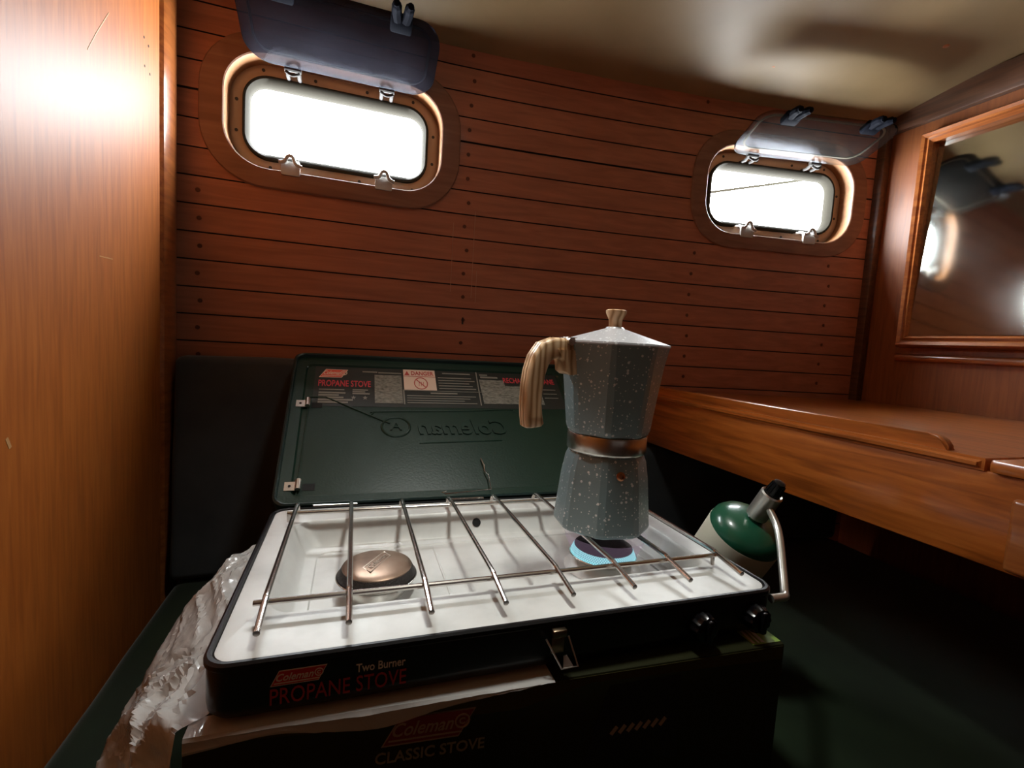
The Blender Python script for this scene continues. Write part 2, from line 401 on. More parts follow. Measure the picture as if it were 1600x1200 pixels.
# ---- left bulkhead panel and the post behind it
bm = nb(); box(bm, (-.52, -1.62, ZB), (-.478, .398, ZT+.12), .002)
for y, z in ((.3384, .6633), (.3544, .6595), (.3402, .6239), (.3587, .6213)):   # old screw holes
    lathe(bm, [(.0019, -.001), (.0019, .0003)], 10, (-.478, y, z), (1, 0, 0), mi=1)
fw = frame((-.4782, 0, 0), (0, 1, 0), (0, 0, 1))
for p, q, w_ in (((.201, .3257), (.236, .3269), .0016), ((.0259, .1301), (.0307, .1198), .004), ((.2002, .5896), (.2326, .6326), .0012), ((.18, .56), (.2002, .5896), .001)):
    bar2(bm, p, q, w_, fw, .0005, mi=2)
structure(obj('wall_left', bm, [M['panel'], M['hole'], mat('bare_wood_scratch', (.55, .30, .12), .6)]), 'varnished orange-brown bulkhead panel along the near left side', 'wall')
bm = nb(); box(bm, (-.53, .39, ZB), (-.500, .54, ZT+.12), 0)
structure(obj('wall_left_return', bm, M['trimdark']), 'dark wood return between the left panel and the planking', 'wall')
bm = nb()
L = []
for z in (ZB, ZT+.1):
    L.append([(-.505, .425, z), (-.490, .425, z), (-.483, .431, z), (-.480, .445, z), (-.480, .470, z), (-.483, .490, z), (-.492, .502, z), (-.505, .502, z)])
loops(bm, L)
structure(obj('trim_1', bm, M['trimwood']), 'rounded vertical wood post beside the left panel edge', 'trim')

# ---- right bulkhead
bm = nb(); box(bm, (XR, -1.62, ZB), (XR+.04, .46, ZT+.15), 0)
structure(obj('wall_right', bm, M['bulkhead']), 'varnished wood bulkhead at the right that carries the mirror', 'wall')
bm = nb(); box(bm, (XR-.016, -1.6, .835), (XR+.002, .385, .90), .004)
structure(obj('trim_2', bm, M['trimdark']), 'dark worn batten along the top of the right bulkhead', 'trim')
bm = nb(); box(bm, (XR-.022, .360, .14), (XR+.002, .40, .90), .004)
structure(obj('trim_3', bm, M['trimdark']), 'vertical wood corner post where planking meets right bulkhead', 'trim')

# ---- headliner, sole, wall behind the camera
def zc(x, y):
    t = max(0, yw(x) - y)
    return .868 + .16*t - .10*t*t if t < .8 else .868 + .16*.8 - .10*.64
bm = nb()
xs = [XL-.05 + i*.06 for i in range(29)]; ys = [.56 - j*.05 for j in range(45)]
G = [[bm.verts.new((x, y, zc(x, y) + .003*noise.noise(V((x*5, y*5, 3))))) for x in xs] for y in ys]
T = [[bm.verts.new((x, y, 1.15)) for x in (xs[0], xs[-1])] for y in (ys[0], ys[-1])]
for j in range(len(ys)-1):
    for i in range(len(xs)-1): bm.faces.new((G[j][i], G[j][i+1], G[j+1][i+1], G[j+1][i]))
bm.faces.new((T[0][0], T[0][1], T[1][1], T[1][0]))
structure(obj('ceiling', bm, M['cream']), 'cream painted headliner above the planked wall', 'ceiling')
for q, (x, y) in enumerate(((.27, .30), (.68, .33), (.95, .16), (.35, .08))):
    bm = nb(); lathe(bm, [(.0065, 0), (.0065, .0012), (.004, .003)], 14, (x, y, zc(x, y)+.002), (0, 0, -1))
    o = structure(obj('trim_%d' % (4+q), bm, M['brass']), 'small screw head in the cream headliner', 'trim')
bm = nb(); box(bm, (-.6, -1.7, ZB-.02), (1.25, .6, ZB), 0)
structure(obj('floor', bm, M['floor']), 'dark wooden cabin sole', 'floor')
bm = nb(); box(bm, (-.55, -1.66, ZB), (1.2, -1.62, 1.1), 0)
structure(obj('wall_front', bm, M['trimdark']), 'wood panelling on the far side of the cabin', 'wall')

# ---- portlights
def win_pt(i):
    c, e, n = WIN[i]
    return lambda s, o, z: c + e*s + n*o + V((0, 0, z))

def make_port(i, pane_mat, pane_len, rise, shift, twist):
    P = win_pt(i); c, e, n = WIN[i]
    w = thing('window_%d' % (i+1), ['left portlight with smoked pane swung up, glowing white daylight', 'right portlight with hazy clear pane swung up beside the mirror'][i], 'window', c, kind='structure')
    def lp(hx, hz, r, off, ds=0): return [P(ds+x, off, z) for x, z in rr2(hx, hz, r, 10)]
    def part(name, Ls, m, cap=False, parent=w, **k):
        b = nb(); loops(b, Ls, cap, cap); return obj(name, b, m, parent, **k)
    part('surround', [lp(.245, .142, .112, .012), lp(.245, .142, .112, -.005), lp(.243, .140, .110, -.007), lp(.206, .107, .077, -.007), lp(.204, .105, .075, -.005)], M['surround'])
    part('lining', [lp(.204, .105, .075, -.0055), lp(.203, .104, .074, .042)], M['lining'])
    part('port_frame', [lp(.2032, .1042, .074, .036), lp(.199, .100, .070, .034), lp(.183, .083, .052, .034), lp(.179, .079, .048, .036)], M['portframe'])
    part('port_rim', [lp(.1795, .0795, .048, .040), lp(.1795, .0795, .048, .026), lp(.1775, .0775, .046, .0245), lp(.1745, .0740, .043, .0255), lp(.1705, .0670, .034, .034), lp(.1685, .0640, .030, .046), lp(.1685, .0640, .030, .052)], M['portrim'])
    b = nb()
    for s, z in ((-.191, .028), (-.191, -.03), (.191, .028), (.191, -.03), (-.05, .0915), (.05, .0915), (.145, .0915), (-.145, .0915), (-.13, -.0915), (.04, -.0915), (.15, -.0915)):
        lathe(b, [(.0032, 0), (.0032, .001), (.0012, .0012)], 10, P(s, .034, z), -n)
    obj('frame_screws', b, M['hinge'], w)
    # catches on the lower edge
    for s in (-.088, .088):
        b = nb()
        for q in (-.011, .011):
            tube(b, [P(s+q, .034, -.080), P(s+q, .010, -.082), P(s+q, -.006, -.088)], .0035, 8)
        fr = frame(P(s, -.004, -.100), e, (0, 0, 1))
        plate(b, rr2(.017, .013, .003, 4), .006, fr)
        pts = [P(s-.020, -.014, -.092), P(s-.010, -.016, -.090), P(s-.004, -.017, -.080), P(s+.004, -.017, -.080), P(s+.010, -.016, -.092), P(s+.020, -.014, -.096)]
        tube(b, smoothpath(pts, 4), .0036, 8)
        obj('lower_catch', b, M['catch'], w)
    # hinges on the upper edge
    for s in (-.088, .088):
        b = nb()
        tube(b, [P(s-.015, -.002, .088), P(s+.015, -.002, .088)], .0055, 10)
        for q in (-.010, .010): tube(b, [P(s+q, .034, .082), P(s+q, .012, .080), P(s+q, -.002, .087)], .0038, 8)
        tube(b, smoothpath([P(s-.012, -.006, .080), P(s, -.010, .073), P(s+.012, -.006, .079)], 4), .003, 8)
        obj('hinge', b, M['hinge'], w)
    # the open pane, hung from the hinges
    R = Matrix.Rotation(twist, 3, 'Z')
    xax = (R @ e).normalized(); up = (R @ (-n*math.cos(rise) + V((0, 0, 1))*math.sin(rise))).normalized()
    o0 = P(shift, -.006, .090)
    fr = frame(o0, xax, up)                 # x along the hinge, y towards the free edge
    b = nb(); hx, hy = .172, pane_len/2
    Ls = []
    for ins, z in ((.003, -.004), (0, -.001), (0, .003), (.003, .005)):
        Ls.append([fr @ V((x, y+hy, z)) for x, y in rr2(hx-ins, hy-ins, .045 if not i else .035, 8)])
    loops(b, Ls)
    pane = obj('hinged_pane', b, pane_mat, w)
    b = nb()                                # seal channel round the pane
    pts = [fr @ V((x, y+hy, -.005)) for x, y in rr2(hx-.018, hy-.018, .03, 8)]
    tube(b, pts, .0028, 6, closed=True)
    obj('seal', b, M['hinge'] if not i else mat('pale_pane_gasket', (.30, .28, .22), .6, spec=.2), pane)
    for s in (-.098, .098):                 # dogs at the free edge
        b = nb()
        box(b, (s-.019, pane_len-.028, -.004), (s+.019, pane_len+.002, .012), .004, 2, fr)
        for q in (-.010, .010):
            pts = [(s+q*.7, pane_len-.006, .006), (s+q, pane_len+.010, .010), (s+q*1.1, pane_len+.024, .016), (s+q*1.25, pane_len+.032, .021)]
            tube(b, [fr @ V(p) for p in smoothpath(pts, 3)], [.009]*4+[.0085]*3+[.006]*2+[.003], 8)
        obj('latch', b, M['blackplastic'], pane)
    return w

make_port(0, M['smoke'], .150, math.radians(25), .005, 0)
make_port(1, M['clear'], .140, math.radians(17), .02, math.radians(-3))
# a lifeline outside the right port
c, e, n = WIN[1]
bm = nb(); tube(bm, [c + e*-.5 + n*.32 + V((0, 0, -.009)), c + e*.5 + n*.32 + V((0, 0, .219))], .004, 8)
for s, z in ((-.5, -.009), (.5, .219)): tube(bm, [c + e*s + n*.32 + V((0, 0, z+.01)), c + e*s + n*.32 + V((0, 0, -1.56))], .01, 8)
tag(obj('lifeline', bm, mat('darkened_rope', (.012, .012, .008), .9, spec=.05)), 'thin slanting lifeline seen outside the right portlight', 'rope')  # rope colour darkened to read as a silhouette against the bright sky

# ---- mirror on the right bulkhead
FX = XR - .0
mir = thing('wall_mirror', 'wood framed mirror on the right bulkhead above the shelf', 'mirror', (XR, -.1, .30))
Y0m, Y1m, Z0m, Z1m = -.45, .250, .325, .775          # visible glass
def rail(name, a, b_, outward):
    """moulded frame rail from a to b (y,z) with the profile growing outward"""
    bm = nb(); prof = [(0, -.001), (.0, .026), (.006, .032), (.012, .028), (.015, .032), (.022, .034), (.027, .026), (.028, -.001)]
    a, b_ = V((0, *a)), V((0, *b_)); o_ = V((0, *outward)); d = (b_-a).normalized()
    L = []
    for end, sgn in ((a, -1), (b_, 1)):
        L.append([V((XR - h, end.y + o_.y*w_ + d.y*sgn*w_, end.z + o_.z*w_ + d.z*sgn*w_)) for w_, h in prof])
    loops(bm, L); return obj(name, bm, M['trimwood'], mir)
rail('frame_rail', (Y0m, Z1m), (Y1m, Z1m), (0, 1)); rail('frame_rail', (Y0m, Z0m), (Y1m, Z0m), (0, -1))
rail('frame_rail', (Y1m, Z0m), (Y1m, Z1m), (1, 0)); rail('frame_rail', (Y0m, Z0m), (Y0m, Z1m), (-1, 0))
bm = nb(); box(bm, (XR-.006, Y0m+.0005, Z0m+.0005), (XR-.0015, Y1m-.0005, Z1m-.0005))
for v in bm.verts: v.co.x -= .022*(Z1m-v.co.z)/(Z1m-Z0m)
obj('mirror_glass', bm, M['mirror'], mir)
bm = nb(); tube(bm, [(XR-.004, -1.0, .272), (XR-.004, .285, .272)], .009, 12)
structure(obj('trim_8', bm, M['trimwood']), 'rounded wood bead below the mirror frame', 'trim')

# ---- shelf along the right side
sh = thing('side_shelf', 'varnished orange wood shelf with raised fiddle rail below the mirror', 'shelf', (.75, 0, .03))
XF = .49
def shelf_back(x): return yw(x) - .003
bm = nb(); xs = [XF-.007] + [XF + i*(XR-XF-.003)/8 for i in range(1, 9)]
top = [V((x, -.219, .153)) for x in xs] + [V((x, shelf_back(x), .153)) for x in reversed(xs)]
loops(bm, [[p - V((0, 0, .014)) for p in top], [p + V((0, 0, 0)) for p in top]])
bmesh.ops.bevel(bm, geom=[e_ for e_ in bm.edges if all(abs(v.co.x-(XF-.007)) < 1e-4 for v in e_.verts)], offset=.005, segments=3, affect='EDGES')
obj('shelf_board', bm, M['shelf'], sh)
bm = nb(); box(bm, (XF-.007, -1.0, .139), (XR-.003, -.2245, .1535), .004)
obj('leaf_board', bm, M['shelf'], sh)
bm = nb()                                   # fiddle rail with a rounded near end
prof = [(-.17, .153)]
for k in range(7):
    a = math.pi/2*k/6; prof.append((-.175 + .024*(1-math.sin(a)) - .0, .151 + .0 + .018*(1-math.cos(a)) if 0 else .153 + .0165*math.sin(math.pi/2*k/6)))
pts = [(-.181, .1525), (-.1805, .158), (-.176, .1645), (-.169, .1685), (-.160, .1695), (.466, .1695), (.466, .1525)]
L = [[V((x, y - (0 if y < .4 else 0), z)) for y, z in pts] for x in (XF+.002, XF+.017)]
loops(bm, L); bmesh.ops.bevel(bm, geom=[e_ for e_ in bm.edges if all(v.co.z > .155 for v in e_.verts) and abs(e_.verts[0].co.x-e_.verts[1].co.x) < 1e-5], offset=.003, segments=3, affect='EDGES')
obj('fiddle_rail', bm, M['shelf'], sh)
bm = nb(); box(bm, (XF, -1.0, .036), (XF+.018, .470, .1395), .0025)
obj('fascia', bm, M['shelf'], sh)
bm = nb(); box(bm, (XF-.010, -.30, .040), (XF+.001, -.2475, .118), .005, 3)
obj('stile', bm, M['trimwood'], sh)
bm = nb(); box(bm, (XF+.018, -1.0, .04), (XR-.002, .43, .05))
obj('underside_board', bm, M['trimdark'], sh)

# ---- settee: base, seat cushion, back cushions
ZS = -.214
bm = nb(); box(bm, (-.477, -.44, ZB+.001), (XR-.001, .505, ZS-.106), .005)
bmesh.ops.bisect_plane(bm, geom=bm.verts[:]+bm.edges[:]+bm.faces[:], plane_co=(0,.5,0), plane_no=(.18,1,0), clear_outer=True)
bmesh.ops.holes_fill(bm, edges=bm.edges[:])
structure(obj('partition_1', bm, M['trimwood']), 'wooden settee base under the green seat cushion', 'settee base')
def cushion(name, lo, hi, m, bev, nx, ny, nz_, amp, seed, label, lean=None, curve=False):
    bm = nb(); box(bm, lo, hi, bev, 4)
    bmesh.ops.subdivide_edges(bm, edges=[e_ for e_ in bm.edges if e_.calc_length() > .1], cuts=10, use_grid_fill=True)
    for v in bm.verts:
        v.co += V((0, 0, 1))*amp*noise.noise(V(v.co)*7 + V((seed, 0, 0))) + V((0, 1, 0))*amp*.8*noise.noise(V(v.co)*8 + V((0, seed, 0))) + V((1, 0, 0))*amp*.6*noise.noise(V(v.co)*6 + V((0, 0, seed)))
        if curve: v.co.y += yw(v.co.x) - .480
        elif lean: v.co.y += lean*(v.co.z - lo[2])
        else: v.co.y = min(v.co.y, yw(v.co.x)-.012)
    return tag(obj(name, bm, m, smooth=60), label, 'cushion')
cushion('seat_cushion', (-.472, -.46, ZS-.094), (XR-.056, .508, ZS-.005), M['cushion'], .02, 0, 0, 0, .006, 3, 'long dark green settee seat cushion under the stove carton')
cushion('back_cushion', (-.4745, .414, ZS+.004), (.30, .459, .192), M['cushback'], .013, 0, 0, 0, .003, 8, 'dark slate back cushion behind the open stove lid', .085)
cushion('back_cushion', (.318, .400, ZS+.006), (1.03, .462, .022), M['cushback'], .018, 0, 0, 0, .003, 5, 'low dark back cushion in the shadow under the wood shelf', curve=True)
# ================================================================== camp stove
W, D = .270, .1655
# carton under the stove
bx = thing('stove_carton', 'dark printed cardboard stove carton the camping stove stands on', 'box', (0, -.02, ZS))
bm = nb(); box(bm, (-.276, -.182, ZS+.001), (.274, .14, -.0495), .003)
bxb = obj('carton_body', bm, M['box'], bx)
fb = frame((0, -.1822, 0), (1, 0, 0), (0, 0, 1))
def logo(bm, x0, y0, x1, y1, fr, z, sk, t=.0003, ind=(0, 1), ring=True):
    """slanted red name plate: white border, red field, white script"""
    h = y1-y0
    def para(a, bx_, c, d, s): return [(a, c), (bx_-s*(d-c), c), (bx_, d), (a+s*(d-c), d)]
    f2 = lambda zz: fr @ Matrix.Translation((0, 0, z+zz))
    plate(bm, para(x0, x1, y0, y1, sk), t, f2(0), ind[1])
    bd = h*.06
    plate(bm, para(x0+bd*1.3, x1-bd*1.3, y0+bd, y1-bd, sk), t, f2(.00025), ind[0])
    w_ = x1-x0
    lettering(bm, 'Coleman', x0+h*.34, y0+h*.32, x0+w_*.76, y0+h*.80, fr, z+.0006, t, .35, .012, mi=ind[1])
    bar2(bm, (x0+h*.22, y0+h*.19), (x1-h*.45, y0+h*.19), h*.06, fr, t, z+.0006, ind[1])
    cxr, cyr, rr_ = x0+w_*.855, y0+h*.57, h*.24
    tube(bm, [fr @ V((cxr+rr_*math.cos(a), cyr+rr_*math.sin(a), z+.0006)) for a in [2*math.pi*k/20 for k in range(20)]], h*.035, 5, closed=True, mi=ind[1])
    lettering(bm, 'C', cxr-rr_*.5, cyr-rr_*.5, cxr+rr_*.4, cyr+rr_*.5, fr, z+.0006, t, mi=ind[1], bold=.03)
M['cartonred'] = mat('dull_carton_red', (.19, .016, .016), .6); M['cartoncream'] = mat('dull_carton_cream', (.34, .25, .18), .6)
fl = frame((0, -.1822, 0), (1, 0, -.03), (0.03, 0, 1))
bm = nb(); logo(bm, -.133, -.089, -.056, -.0645, fl, 0, .55, ind=(0, 1)); obj('carton_logo', bm, [M['cartonred'], M['cartoncream']], bx)
bm = nb(); lettering(bm, 'CLASSIC STOVE', -.137, -.1035, -.046, -.0935, fl, 0, bold=.015); obj('carton_lettering', bm, mat('dull_carton_white', (.22, .19, .12), .6), bx)
bm = nb(); plate(bm, [(.047, -.137), (.150, -.152), (.146, -.064), (.069, -.064)], .0003, fb); obj('carton_picture', bm, M['hole'], bx)
bm = nb()
for k in range(7): bar2(bm, (.074+k*.0088, -.1135), (.080+k*.0088, -.1065), .004, fb, .0003, .0004)
obj('carton_picture_band', bm, M['cartoncream'], bx)
bm = nb(); plate(bm, [(-.27, -.056), (-.15, -.066), (-.02, -.072), (.05, -.058), (.27, -.066), (.27, -.0515), (-.27, -.0515)], .0003, fb); obj('carton_band', bm, M['boxolive'], bx)
ft = frame((0, 0, -.0494), (1, 0, 0), (0, 1, 0))
bm = nb(); plate(bm, [(.236, -.178), (.2715, -.178), (.2715, -.10), (.236, -.10)], .0003, ft); obj('carton_top_print', bm, M['boxtop'], bx)
bm = nb()
for k, (a, w_) in enumerate(((.2385, .003), (.2445, .002), (.250, .004))): bar2(bm, (a, -.176), (a+.008, -.12), w_, ft, .0003, .0004)
obj('carton_top_stripes', bm, M['white'], bx)

bx.rotation_euler.z = -.033; bx.location.y += .0065
st = thing('camping_stove', 'dark green two burner camping stove with open lid and white top', 'stove', (0, 0, -.047))
# body
bm = nb(); Ls = []
for ins, z in ((.012, -.0465), (.004, -.0445), (.0008, -.040), (0, -.034), (0, -.006), (-.0015, -.004), (-.0015, -.0005), (.0005, .0012), (.003, .0012), (.0045, -.001), (.006, -.004)):
    Ls.append([V((x, y, z)) for x, y in rr2(W-ins, D-ins, .019-ins*.6, 8)])
loops(bm, Ls, True, False)
body = obj('stove_body', bm, M['black'], st)
# pressed top with basin
bm = nb(); Ls = []
def plateloop(hx, hy, r, z, cy_=0): Ls.append([V((x, y+cy_, z)) for x, y in rr2(hx, hy, r, 8)])
plateloop(W-.0045, D-.0045, .0165, -.003); plateloop(W-.005, D-.005, .016, -.0005); plateloop(W-.007, D-.007, .015, 0)
plateloop(.2385, .1095, .024, 0, .0070); plateloop(.2365, .1075, .023, -.0015, .0070); plateloop(.235, .106, .022, -.005, .0070)
plateloop(.222, .0925, .020, -.0285, .0070); plateloop(.2195, .090, .019, -.0300, .0070); plateloop(.208, .0775, .017, -.0305, .0070); plateloop(.2065, .076, .016, -.0320, .0070); plateloop(.200, .069, .014, -.0322, .0070)
loops(bm, Ls, False, True)
for y0, y1 in ((-.060, .072),):             # pressed seam across the basin floor
    tube(bm, [(-.062, y0, -.0323), (-.062, y1, -.0323)], .0018, 8)
tray = obj('top_tray', bm, M['tray'], st)
bm = nb(); pn = V((0, -.63, .78)); lathe(bm, [(.0062, 0), (.0062, .0006)], 24, V((.0045, .1075, -.0140)), V((0, -.86, .51)))
obj('tray_hole', bm, M['hole'], tray)

def burner(x, y, lit):
    bm = nb(); lathe(bm, [(.031, -.0325), (.029, -.0225), (.027, -.0205), (.027, -.018)], 36, (x, y, 0))
    b0 = obj('burner', bm, M['brushed'], st)
    if lit:                                 # dished collar under the ring
        bm = nb(); lathe(bm, [(.049, -.0318), (.047, -.0295), (.033, -.0235), (.027, -.0215)], 36, (x, y, 0), cap0=False, cap1=False); obj('burner_collar', bm, M['tray'], b0)
    bm = nb(); lathe(bm, [(.026, -.0195), (.038, -.0185), (.0425, -.0150), (.0432, -.0135), (.0425, -.0128), (.0405, -.0138)], 48, (x, y, 0), cap0=False, cap1=False)
    obj('burner_bowl', bm, M['brushed'], b0)
    bm = nb(); lathe(bm, [(.0408, -.0145), (.0412, -.0120), (.0375, -.0045), (.0365, -.0038)], 64, (x, y, 0), cap0=False, cap1=False)
    obj('burner_ring', bm, M['glow'] if lit else M['darkband'], b0)
    bm = nb(); lathe(bm, [(.0372, -.0050), (.0368, -.0032), (.0350, -.0022), (.0300, -.0008), (.018, .0006), (0, .0010)], 48, (x, y, 0), cap0=False, cap1=False)
    cap_ = obj('burner_cap', bm, M['capbrown'] if not lit else M['darkband'], b0)
    if not lit:
        fr = frame((x, y, .0004), (.55, .83, 0), (-.83, .55, 0))
        bm = nb(); P2 = [(-.024, -.006), (.018, -.006), (.024, .006), (-.018, .006)]
        tube(bm, [fr @ V((a, b_, 0)) for a, b_ in P2], .0008, 6, closed=True)
        lettering(bm, 'Coleman', -.0165, -.0035, .0165, .0035, fr, 0, .0010, .3)
        obj('embossed_name', bm, mat('worn_steel_relief', (.5, .42, .34), .35, .8), cap_)
    return b0
burner(-.140, -.020, False)
burner(.140, -.020, True)
bm = nb(); lathe(bm, [(.040, -.012), (.0445, -.003), (.049, .006), (.052, .0155)], 48, (.140, -.020, 0), cap0=False, cap1=False)
obj('flame', bm, M['flame'], st)

# latch bail on the front
bm = nb(); yf = -D-.001
box(bm, (.005, yf-.006, -.014), (.019, yf+.002, -.0065), .0015)
box(bm, (.0055, yf-.003, -.030), (.018, yf, -.013), .001)
lt = obj('front_latch', bm, mat('bronzed_latch', (.32, .24, .16), .3, 1), st)
bm = nb()
tube(bm, [(-.0005, yf-.003, -.0145), (.0125, yf-.012, -.0385), (.0285, yf-.012, -.0385), (.0215, yf-.003, -.0145)], .0009, 8)
obj('wire_bail', bm, M['nickel'], lt)
bm = nb(); loops(bm, [[V((.0145, yf-.011, -.0385)), V((.0245, yf-.011, -.0385)), V((.020, yf-.006, -.031)), V((.0165, yf-.006, -.031))], [V((.0145, yf-.010, -.0385)), V((.0245, yf-.010, -.0385)), V((.020, yf-.005, -.031)), V((.0165, yf-.005, -.031))]])
obj('latch_tongue', bm, M['nickel'], lt)
# control knobs
for x in (.171, .240):
    bm = nb(); n_ = 48
    prof = [(.0140, 0), (.0140, .007), (.0125, .0115), (.010, .0125), (0, .0125)]
    L = []
    for r_, z in prof:
        L.append([V((x + (r_*(1+.05*math.cos(12*2*math.pi*k/n_)) )*math.cos(2*math.pi*k/n_), yf - z, -.026 + r_*(1+.05*math.cos(12*2*math.pi*k/n_))*math.sin(2*math.pi*k/n_))) for k in range(n_)])
    loops(bm, L)
    kn = obj('control_knob', bm, M['knobblack'], st)
    bm = nb(); box(bm, (x-.003, yf-.0165, -.0375), (x+.003, yf-.0120, -.0145), .0015); obj('knob_grip', bm, M['knobblack'], kn)
# front printing
ff = frame((0, -D-.0004, 0), (1, 0, 0), (0, 0, 1))
bm = nb(); logo(bm, -.2235, -.0215, -.1835, -.0095, ff, 0, .5, ind=(0, 1)); obj('front_logo', bm, [M['red'], M['white']], st)
bm = nb(); lettering(bm, 'PROPANE STOVE', -.2235, -.0365, -.1225, -.0235, ff, 0); obj('red_lettering', bm, M['redlet'], st)
bm = nb(); lettering(bm, 'Two Burner', -.1620, -.0205, -.1235, -.0135, ff, 0, bold=.01); obj('white_lettering', bm, M['white'], st)

# ---- lid, leaning back on the cushion
HN = V((0, .172, -.002)); UL = V((0, .258, .209)).normalized(); NL = V((0, -UL.z, UL.y))
fL = frame(HN, (1, 0, 0), UL)               # x, up the lid; normal towards the viewer
LW, LH = .274, .326
bm = nb(); Ls = []
for ins, z in ((.03, -.042), (.014, -.040), (.004, -.032), (0, -.02), (-.001, -.002), (-.001, .003), (.0015, .0045), (.0035, .003), (.0045, -.004), (.020, -.0055), (.0225, -.009)):
    Ls.append([fL @ V((x, y+LH/2+.003, z)) for x, y in rr2(LW-ins, LH/2-ins, .018-ins*.3, 8)])
loops(bm, Ls, True, True, mis=[0]*8 + [1]*3)
lid = obj('lid', bm, [M['greenshell'], M['green']], st)
ZI = -.009                                  # inner face of the lid
bm = nb()                                   # pressed ridges
tube(bm, [fL @ V((x, y, ZI+.0005)) for x, y in ((-.243, .226), (-.216, .226), (-.121, .172), (-.108, .166))], .0016, 8)
tube(bm, [fL @ V(p) for p in smoothpath([(-.142, .181, ZI), (-.136, .190, ZI), (-.126, .1935, ZI), (.03, .1975, ZI), (.118, .2025, ZI), (.128, .196, ZI)], 4)], .0015, 8)
tube(bm, [fL @ V((x, y, ZI)) for x, y in ((-.06, .121), (.09, .126))], .0012, 8)
tube(bm, [fL @ V((x, y, ZI)) for x, y in ((-.243, .226), (-.246, .02))], .0014, 8)
tube(bm, [fL @ V((-.098+.024*math.cos(a), .158+.022*math.sin(a), ZI)) for a in [2*math.pi*k/32 for k in range(32)]], .0020, 8, closed=True)
lettering(bm, 'A', -.108, .150, -.088, .170, fL, ZI, .0022, mirror=True)
lettering(bm, 'Coleman', -.060, .140, .105, .176, fL, ZI, .0024, .2, .02, mirror=True)
obj('pressed_relief', bm, M['green'], lid)
# printed label along the top of the lid
lb = nb(); rect(lb, -.238, .205, .246, .309, fL, .0003, ZI)
label = obj('printed_label', lb, M['blacksticker'], lid)
ZL = ZI + .0006
bm = nb(); logo(bm, -.231, .277, -.181, .299, fL, ZL, .5, ind=(0, 1)); obj('label_logo', bm, [mat('bright_red_print', (.75, .10, .06), .45), M['pink']], label)
bm = nb(); lettering(bm, 'PROPANE STOVE', -.231, .254, -.140, .270, fL, ZL, bold=.012)
b2 = nb(); lettering(b2, 'RECHAUD PROPANE', .124, .277, .238, .292, fL, ZL, bold=.012); m = mat('crimson_lettering', (.62, .05, .07), .45)
obj('label_red_lettering', bm, m, label); obj('label_red_lettering', b2, m, label)
bm = nb(); rect(bm, -.133, .214, -.083, .288, fL, .0003, ZL); b2 = nb(); rect(b2, .072, .217, .125, .284, fL, .0003, ZL); rect(b2, .125, .217, .20, .268, fL, .0003, ZL)
m = mat('grey_fine_print', (.2, .195, .16), .55); noisemix(m, [(.09, .09, .07), (.20, .195, .16), (.27, .26, .22)], (1, 2.2, 2.2), 140, 2)
obj('fine_print_block', bm, m, label); obj('fine_print_block', b2, m, label)
bm = nb(); rect(bm, -.079, .250, -.017, .306, fL, .0003, ZL); obj('danger_panel', bm, M['pink'], label)
bm = nb()
rect(bm, -.079, .2865, -.017, .2875, fL, .0003, ZL+.0004)
lettering(bm, 'DANGER', -.064, .2905, -.020, .3015, fL, ZL+.0004, bold=.02)
plate(bm, [(-.077, .290), (-.067, .290), (-.072, .3015)], .0003, fL @ Matrix.Translation((0, 0, ZL+.0004)))
tube(bm, [fL @ V((-.0465+.0125*math.cos(a), .268+.0155*math.sin(a), ZL+.0004)) for a in [2*math.pi*k/28 for k in range(28)]], .0009, 6, closed=True)
bar2(bm, (-.0555, .279), (-.0375, .257), .0018, fL, .0003, ZL+.0004)
for k in (-1, 0, 1): bar2(bm, (-.0465+k*.004, .2605), (-.0465+k*.004+.001, .272), .0009, fL, .0003, ZL+.0004)
obj('danger_print', bm, mat('danger_red', (.5, .06, .05), .5), label)
bm = nb()                                   # pale rules and lines of small print
rect(bm, -.0815, .212, -.0790, .250, fL, .0003, ZL); rect(bm, -.0790, .2475, .072, .2488, fL, .0003, ZL); bar2(bm, (.0655, .212), (.0690, .306), .0022, fL, .0003, ZL)
for k in range(5): rect(bm, -.012, .2545+k*.0075, .062-.006*(k % 3), .2570+k*.0075, fL, .0003, ZL)
rect(bm, -.002, .297, .055, .3005, fL, .0003, ZL); rect(bm, -.030, .2405, .022, .2440, fL, .0003, ZL)
for k in range(4): rect(bm, -.075, .2155+k*.0060, .058-.012*((k*2) % 3), .2175+k*.0060, fL, .0003, ZL)
obj('label_rules', bm, M['greyprint'], label); bm = nb()
rect(bm, -.155, .2935, -.128, .2970, fL, .0003, ZL); rect(bm, -.126, .2925, -.083, .2955, fL, .0003, ZL)
obj('label_heading', bm, M['greyprint'], label); bm = nb()
rect(bm, .075, .296, .092, .300, fL, .0003, ZL); rect(bm, .076, .289, .113, .294, fL, .0003, ZL)
obj('label_heading', bm, M['greyprint'], label); bm = nb()
for k in range(3): rect(bm, .205, .235+k*.012, .235, .237+k*.012, fL, .0003, ZL)
obj('label_rules', bm, M['greyprint'], label)
bm = nb()
rect(bm, -.229, .2445, -.186, .247, fL, .0003, ZL)
for k, w_ in enumerate((.05, .058, .042, .034, .045)): rect(bm, -.229, .2125+k*.0058, -.229+w_, .2165+k*.0058, fL, .0003, ZL)
for k, w_ in enumerate((.030, .022, .027)): rect(bm, -.172, .2350+k*.0048, -.172+w_, .2380+k*.0048, fL, .0003, ZL)
for xs_ in (-.170, -.150):
    plate(bm, [(xs_+(.0045 if k % 2 == 0 else .002)*math.cos(math.pi/5*k+math.pi/2), .2265+(.0055 if k % 2 == 0 else .0022)*math.sin(math.pi/5*k+math.pi/2)) for k in range(10)], .0003, fL @ Matrix.Translation((0, 0, ZL)))
obj('label_small_print', bm, M['greyprint'], label)
